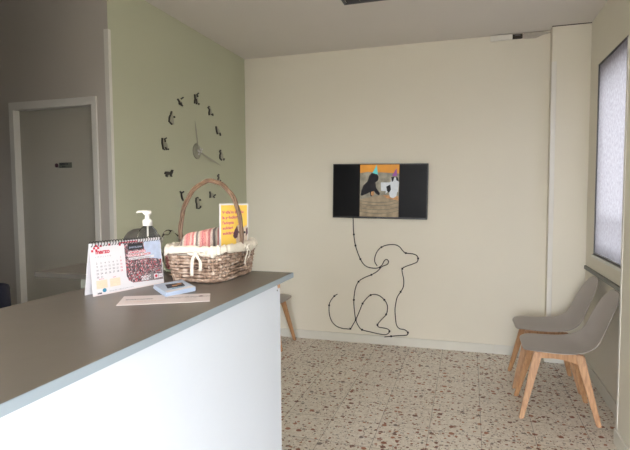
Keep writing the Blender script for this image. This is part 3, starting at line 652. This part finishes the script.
for ph in (0, PI):
    pts = []
    for i in range(N):
        s = 2*PI*i/N; a, c = dims(0.0); w = .003*math.cos(40*s+ph); x, y = sq(s, a+w+.002, c+w+.002); pts.append((x, y, .0068+.0022*math.sin(40*s+ph)))
    tube(b, pts, .0040, 6, closed=True)
obj('braided_foot', b, 'wicker', t)
b = B(); poly = [sq(2*PI*i/40, .086, .126) for i in range(40)]; prism(b, poly, lambda u, v, q: (u, v, q), .004, .008); obj('basket_base', b, 'wicker', t)
# handle: three twisted canes
HP = [(-.094,0,.05),(-.118,0,.13),(-.108,0,.205),(-.075,0,.268),(-.020,0,.303),(.030,0,.294),(.070,0,.256),(.090,0,.205),(.099,0,.14),(.090,0,.05)]
hp = spline(HP, 12); b = B()
pts_, fr_ = frames(hp)
for ph in range(3):
    b_pts = [p + u*.0040*math.cos(i*.16+ph*2*PI/3) + v*.0040*math.sin(i*.16+ph*2*PI/3) for i, (p, (u, v)) in enumerate(zip(pts_, fr_))]
    tube(b, b_pts, .0040, 7)
obj('handle', b, 'handle', t)
# cloth lining folded over the rim
b = B(); N2 = 160; rows = []
for i in range(N2):
    s = 2*PI*i/N2; a, c = dims(.106); ru = .0020*math.sin(23*s)+.0015*math.sin(41*s+1)
    hem = .026+.005*math.sin(5*s+.6)+.002*math.sin(17*s)
    prof = [(-.012,.06),(-.008,.099),(-.003,.108+ru*.6),(.002,.110+ru),(.007+ru*.4,.104),(.008+ru*.5,.095),(.008+ru*.8,.111-hem)]
    rows.append([b.verts.new((*sq(s, a+o_, c+o_), z)) for o_, z in prof])
for i in range(N2):
    A1, A2 = rows[i], rows[(i+1)%N2]
    for k in range(len(prof)-1): b.faces.new([A1[k], A2[k], A2[k+1], A1[k+1]]).smooth = True
o = obj('cloth_lining', b, 'cloth', t, smooth=True)
sm = o.modifiers.new('thick', 'SOLIDIFY'); sm.thickness = .0018; sm.offset = 1
# bows tied on the rim
def ribbon(bm, pts, w, axis):
    pts = spline(pts, 5); ax = Vector(axis).normalized()*w/2; pr = None
    for i, p in enumerate(pts):
        tdir = (pts[min(len(pts)-1,i+1)]-pts[max(0,i-1)]).normalized(); nn = tdir.cross(ax).normalized()*.0007
        cur = [bm.verts.new(p+s*ax+q*nn) for s, q in ((-1,-1),(1,-1),(1,1),(-1,1))]
        if pr:
            for k in range(4): bm.faces.new([pr[k], pr[(k+1)%4], cur[(k+1)%4], cur[k]])
        else: bm.faces.new(cur)
        pr = cur
    bm.faces.new(list(reversed(pr)))
def bow(px, py, pz, ang, big=1.0):
    b = B(); R_ = Matrix.Translation((px, py, pz)) @ Matrix.Rotation(ang, 4, 'Z')
    T = lambda *q: [R_ @ Vector(p) for p in q]; ax = R_.to_3x3() @ Vector((0,0,1)); axx = R_.to_3x3() @ Vector((1,.15,0))
    for s in (-1, 1):
        ribbon(b, T((0,-.006,0),(s*.016*big,-.011,.006),(s*.026*big,-.008,.001),(s*.015*big,-.007,-.005),(0,-.005,0)), .007, ax)
    ribbon(b, T((-.001,-.007,0),(-.007,-.013,-.014),(-.013,-.010,-.032),(-.017,-.006,-.058*big)), .010, axx)
    ribbon(b, T((.001,-.007,0),(.008,-.014,-.012),(.014,-.010,-.026),(.011,-.006,-.044*big)), .009, axx)
    lathe(b, [(.001,-.005),(.005,-.004),(.0055,.003),(.001,.005)], 10); 
    for v in b.verts:
        if (v.co.length < .012 and abs(v.co.z) < .006): v.co = R_ @ (v.co+Vector((0,-.008,0)))
    return obj('cloth_bow', b, 'cloth', t, smooth=True)
bow(.035, -.158, .094, 0, 1.15)
bow(.104, .012, .096, PI/2, .85)

# striped knitted blanket in the basket
t2 = B(); n1, n2 = 70, 24; rings = []
def hgt(x, y):
    u = x/.060; v = y/.128
    r = min(1, (abs(u)**3+abs(v)**3)**(1/3))
    h = .121+.030/(1+math.exp(-(x+.036)/.010))*math.exp(-(max(0,abs(y+.01)-.06)/.05)**2)
    return h*(1-.35*r**9)+.0025*math.sin(60*x+20*y)
for j in range(n2+1):
    k = j/n2; rings.append([t2.verts.new((*[q for q in sq(2*PI*i/n1, .056*k+.0001, .118*k+.0001, 4)], 0)) for i in range(n1)])
for rg in rings:
    for v in rg: v.co.z = hgt(v.co.x, v.co.y)
for j in range(n2):
    for i in range(n1): t2.faces.new([rings[j][i], rings[j][(i+1)%n1], rings[j+1][(i+1)%n1], rings[j+1][i]]).smooth = True
t2.faces.new(rings[0])
low = [t2.verts.new((v.co.x*.82, v.co.y*.82, .012)) for v in rings[-1]]
for i in range(n1): t2.faces.new([rings[-1][i], rings[-1][(i+1)%n1], low[(i+1)%n1], low[i]])
t2.faces.new(low)
o = obj('knitted_blanket', t2, 'knit', None, smooth=True, loc=BC+Vector((-.021,0,0)))
tag(o, 'folded pink, grey and cream striped knitted blanket filling the wicker basket', 'blanket')

# yellow flyer standing in the basket
t = thing('yellow_flyer', 'yellow flyer with magenta text and a dog face standing upright in the wicker basket', 'flyer', (-.719,1.457,1.262), math.radians(72.4))
fl = lambda u, v, q=0: Vector((u*1.20-.0655, v*.02-q, v))
b = B(); prism(b, [(-.006,.0),(.103,.0),(.109,.158),(0,.160)], fl, -.001, 0); obj('flyer_sheet', b, 'paper', t)
b = B(); prism(b, [(.0,.0),(.098,.0),(.104,.153),(.005,.155)], fl, .0002, .0004); obj('yellow_print', b, 'yellow', t)
for k, s in enumerate(("Vetlla'm d'estiu", 'la peludisme', 'l\'adopta', 'solidari', 'solidària')):
    text('lettering', s, .0132, fl, 'magenta', t, x=.008, y=.128-k*.0165, t=.0006, bold=.0004)
b = B(); prism(b, [(.058,.0),(.098,.0),(.103,.075),(.098,.088),(.085,.078),(.076,.092),(.062,.088),(.056,.06)], fl, .0008, .0009); obj('printed_dog_face', b, 'furink', t)
b = B(); prism(b, [(.045,.055),(.052,.075),(.062,.088),(.066,.07),(.062,.05),(.052,.046)], fl, .0010, .0011); obj('printed_dog_ear', b, 'brownink', t)
b = B(); prism(b, [(.094,.05),(.103,.06),(.103,.08),(.096,.075)], fl, .0010, .0011); obj('printed_dog_ear', b, 'brownink', t)
b = B(); prism(b, ring(.070,.066,.0045), fl, .0012, .0013); prism(b, ring(.090,.064,.004), fl, .0012, .0013); obj('printed_dog_eye', b, 'dark', t)

# hand sanitiser bottle
t = thing('pump_bottle', 'clear pump bottle of hand gel with a white pump behind the calendar', 'bottle', (-1.004,1.395,HT), math.radians(196))
b = B(); lathe(b, [(.002,0),(.032,0),(.035,.004),(.036,.100),(.034,.125),(.027,.146),(.018,.156),(.0135,.160),(.0135,.168),(.002,.168)], 28); obj('bottle_body', b, 'pet', t)
b = B(); lathe(b, [(.002,.002),(.0315,.002),(.0335,.006),(.034,.082),(.002,.0821)], 28); obj('gel', b, 'gel', t)
b = B(); lathe(b, [(.002,.160),(.0155,.160),(.0155,.178),(.011,.182),(.008,.183),(.008,.196),(.013,.198),(.014,.206),(.010,.210),(.002,.210)], 24); obj('pump_collar', b, 'pump', t)
b = B(); tube(b, spline([(0,0,.204),(.014,0,.2065),(.028,0,.206),(.034,0,.203)],5), [.0045]*6+[.0035]*6+[.003]*4, 10); obj('pump_spout', b, 'pump', t)
b = B(); tube(b, [(0,0,.16),(0,0,.08),(.006,0,.012)], .0025, 8); obj('dip_tube', b, 'pump', t)

# dark rounded tub behind the bottle
t = thing('ribbed_tub', 'dark grey domed tub behind the clear pump bottle', 'container', (-1.092,1.486,HT))
b = B(); n = 48; prof = [(.058,0),(.064,.02),(.066,.06),(.064,.09)]
rings = []
for r, z in prof: rings.append([b.verts.new(((r+.0012*math.cos(16*2*PI*k/n*1.0))*math.cos(2*PI*k/n), (r+.0012*math.cos(16*2*PI*k/n))*math.sin(2*PI*k/n), z)) for k in range(n)])
for a1, a2 in zip(rings, rings[1:]):
    for k in range(n): b.faces.new([a1[k], a1[(k+1)%n], a2[(k+1)%n], a2[k]])
b.faces.new(rings[0]); b.faces.new(rings[-1]); obj('tub_body', b, 'dome', t, smooth=True)
b = B(); lathe(b, [(.002,.0905),(.0645,.0905),(.066,.098),(.060,.116),(.048,.132),(.030,.142),(.012,.145),(.002,.145)], 40); obj('domed_lid', b, 'dome', t)

# crumpled clear bag
b = B(); bmesh.ops.create_icosphere(b, subdivisions=4, radius=1)
from mathutils import noise
for v in b.verts:
    n_ = v.co.normalized(); k = 1+.16*noise.noise(n_*2.6)+.07*noise.noise(n_*7)
    v.co = Vector((n_.x*.036*k, n_.y*.045*k, max(0, .066+n_.z*.072*k)))
o = obj('clear_plastic_bag', b, 'bag', None, smooth=True, loc=(-.974,1.475,HT+.0005))
tag(o, 'crumpled clear plastic bag between the pump bottle and the wicker basket', 'bag')
b = B(); bmesh.ops.create_icosphere(b, subdivisions=3, radius=1)
for v in b.verts:
    n_ = v.co.normalized(); k = 1+.12*noise.noise(n_*3+Vector((3,1,2)))
    v.co = Vector((n_.x*.024*k, n_.y*.03*k, .045+n_.z*.044*k))
o2 = obj('wrapped_gift', b, 'knit', None, smooth=True, loc=(-.974,1.475,HT+.006))
tag(o2, 'small pink and grey striped bundle inside the clear plastic bag', 'bundle')

# ---------------------------------------------------------------- chairs
def make_chair(label, group):
    t = thing('shell_chair', label, 'chair', (0,0,0), 0, group)
    # profile rows: x forward, z, half width, edge lift, edge push forward
    R_ = [(.212,.437,.110,.000,0),(.212,.446,.150,-.001,0),(.190,.455,.190,.000,0),(.140,.457,.210,.002,0),(.07,.450,.221,.006,0),(-.02,.443,.225,.012,.0),(-.11,.443,.224,.022,.002),
          (-.175,.456,.219,.034,.010),(-.220,.490,.212,.030,.022),(-.250,.545,.206,.018,.032),(-.274,.610,.200,.008,.034),(-.296,.675,.190,.002,.030),(-.316,.735,.172,0,.022),(-.332,.785,.142,0,.013),(-.341,.812,.100,0,.007),(-.345,.823,.058,0,.003)]
    b = B(); n = 14; rows = []
    for x, z, w, lift, push in R_:
        row = []
        for k in range(n+1):
            u = -1+2*k/n; e = abs(u)**2.4
            row.append(b.verts.new((x+push*e, u*w, z+lift*e)))
        rows.append(row)
    for a1, a2 in zip(rows, rows[1:]):
        for k in range(n): b.faces.new([a1[k], a1[k+1], a2[k+1], a2[k]]).smooth = True
    o = obj('seat_shell', b, 'shell', t, smooth=True)
    m1 = o.modifiers.new('thick', 'SOLIDIFY'); m1.thickness = .009; m1.offset = -1
    m2 = o.modifiers.new('smooth', 'SUBSURF'); m2.levels = 1; m2.render_levels = 2
    # bmesh normals may point either way: keep thickness below the seat
    if o.data.polygons[len(o.data.polygons)//3].normal.z < 0: m1.offset = 1
    TZ = .425
    def leg(sx, sy):
        b = B(); top = Vector((sx*.120, sy*.118, TZ)); bot = Vector((sx*.222 if sx > 0 else -.226, sy*.188, 0))
        def ringp(c, ax, ay): return [b.verts.new((c.x+i*ax, c.y+j*ay, c.z)) for i, j in ((-1,-1),(1,-1),(1,1),(-1,1))]
        r0 = ringp(bot, .0145, .011); r1 = ringp(top, .027, .015)
        for k in range(4): b.faces.new([r0[k], r0[(k+1)%4], r1[(k+1)%4], r1[k]])
        b.faces.new(r0); b.faces.new(r1)
        bmesh.ops.bevel(b, geom=list(b.edges), offset=.005, segments=2, affect='EDGES')
        return obj('leg', b, 'beech', t)
    for sx in (1,-1):
        for sy in (1,-1): leg(sx, sy)
    for sy in (1,-1):   # side rails, deeper at the rear
        b = B(); prism(b, [(.105,TZ),(.108,TZ-.038),(.03,TZ-.034),(-.04,TZ-.040),(-.112,TZ-.062),(-.105,TZ)], lambda u, v, q: (u, q, v), sy*.110, sy*.130); obj('side_rail', b, 'beech', t)
    for x in (.112, -.112):
        b = B(); box(b, (x-.010, -.108, TZ-.045), (x+.010, .108, TZ-.004), bev=.002); obj('cross_rail', b, 'beech', t)
    for sx in (.075, -.085):
        for sy in (.095,-.095):
            b = B(); tube(b, [(sx, sy*1.22, TZ-.001), (sx, sy*1.22, TZ+.014)], .008, 10); obj('shell_screw', b, 'metal', t)
    return t
def dup(root, loc, rz, label):
    r = root.copy(); COL.objects.link(r); r.location = loc; r.rotation_euler = (0,0,rz); r['label'] = label
    for ch in list(root.children):
        c = ch.copy(); COL.objects.link(c); c.parent = r
    return r
grp = 'taupe shell chairs on beech legs'
c1 = make_chair('taupe plastic shell chair with beech legs, the nearer of two under the window rail', grp)
c1.location = (.553, 3.570, 0); c1.rotation_euler = (0,0,PI)
dup(c1, (.549, 4.095, 0), PI+.02, 'taupe plastic shell chair with beech legs, the farther one beside the corner column')
dup(c1, (-1.868, 4.424, 0), 0, 'taupe shell chair mostly hidden behind the counter end, against the green wall')

# office chair behind the counter
t = thing('office_chair', 'dark navy office chair whose backrest just shows at the left edge', 'office chair', (-2.185,1.72,0), math.radians(0))
b = B(); box(b, (-.20,-.03,.55), (.20,.03,1.055), bev=.02)
for v in b.verts: 
    v.co.y += .25*(v.co.x**2)
    if v.co.z > .9: v.co.x *= 1-.9*(v.co.z-.9)**1.2
obj('backrest', b, 'navychair', t, smooth=True)
b = B(); box(b, (-.22,-.46,.44), (.22,-.02,.52), bev=.03); obj('seat', b, 'navychair', t, smooth=True)
b = B(); box(b, (-.03,.02,.44), (.03,.045,.75), bev=.005); box(b, (-.03,-.24,.41), (.03,.045,.44)); obj('back_support', b, 'blackp', t)
b = B(); tube(b, [(0,-.24,.08),(0,-.24,.44)], .025, 14); obj('gas_lift', b, 'metal', t)
for k in range(5):
    a = k*2*PI/5+.3; p = Vector((math.cos(a), math.sin(a), 0))
    b = B(); tube(b, [Vector((0,-.24,.09)), Vector((0,-.24,.065))+p*.28], [.022,.014], 8); obj('base_arm', b, 'blackp', t)
    b = B(); c = Vector((0,-.24,.027))+p*.28; q = Vector((-p.y, p.x, 0)); tube(b, [c-q*.02, c+q*.02], .026, 16); obj('caster', b, 'wheel', t)

# ---------------------------------------------------------------- daylight
w = bpy.data.worlds.new('sky'); SC.world = w; w.use_nodes = True
nt = w.node_tree; bg = nt.nodes['Background']
tc = nt.nodes.new('ShaderNodeTexCoord'); sx = nt.nodes.new('ShaderNodeSeparateXYZ'); nt.links.new(tc.outputs['Generated'], sx.inputs[0])
mr = nt.nodes.new('ShaderNodeMapRange'); mr.inputs['From Min'].default_value = -1; nt.links.new(sx.outputs['Z'], mr.inputs['Value'])
r = ramp(nt, [(0, (.10,.095,.09,1)), (.47, (.16,.155,.15,1)), (.53, (.96,.975,1.02,1)), (.75, (1.18,1.22,1.30,1)), (1, (1.18,1.23,1.34,1))]); nt.links.new(mr.outputs[0], r.inputs[0])
nt.links.new(r.outputs[0], bg.inputs['Color']); bg.inputs['Strength'].default_value = SKY
def portal(name, loc, rot, sx_, sy_):
    l = bpy.data.lights.new(name, 'AREA'); l.shape = 'RECTANGLE'; l.size = sx_; l.size_y = sy_; l.cycles.is_portal = True
    o = bpy.data.objects.new(name, l); COL.objects.link(o); o.location = loc; o.rotation_euler = rot
portal('portal_side', (XR+TW+.01, (G['y0']+G['y1'])/2, (G['z0']+G['z1'])/2), (0, PI/2, 0), G['z1']-G['z0'], G['y1']-G['y0'])
portal('portal_front', ((F['x0']+F['x1'])/2, Y0-.16, (F['z0']+F['z1'])/2), (PI/2, 0, 0), F['x1']-F['x0'], F['z1']-F['z0'])
portal('portal_niche', (XR+TW+.01, (WY0+WY1)/2, (WZ0+WZ1)/2), (0, PI/2, 0), WZ1-WZ0, WY1-WY0)

# ---------------------------------------------------------------- camera
cam = bpy.data.cameras.new('camera'); co = bpy.data.objects.new('camera', cam); COL.objects.link(co)
cam.sensor_width = 36; cam.lens = 500/630*36; cam.clip_start = .02
yaw, pit, rol = math.radians(17.2), math.radians(-3.55), math.radians(-.4)
Fv = Vector((-math.sin(yaw)*math.cos(pit), math.cos(yaw)*math.cos(pit), math.sin(pit)))
r0 = Vector((math.cos(yaw), math.sin(yaw), 0)); u0 = r0.cross(Fv)
rv = r0*math.cos(rol)+u0*math.sin(rol); uv = -r0*math.sin(rol)+u0*math.cos(rol)
mw = Matrix((rv, uv, -Fv)).transposed().to_4x4(); mw.translation = (0,0,1.45); co.matrix_world = mw
SC.camera = co
vs_ = SC.view_settings; vs_.view_transform = 'Standard'; vs_.look = 'None'; vs_.gamma = 1; vs_.use_curve_mapping = False; vs_.exposure = EXPO
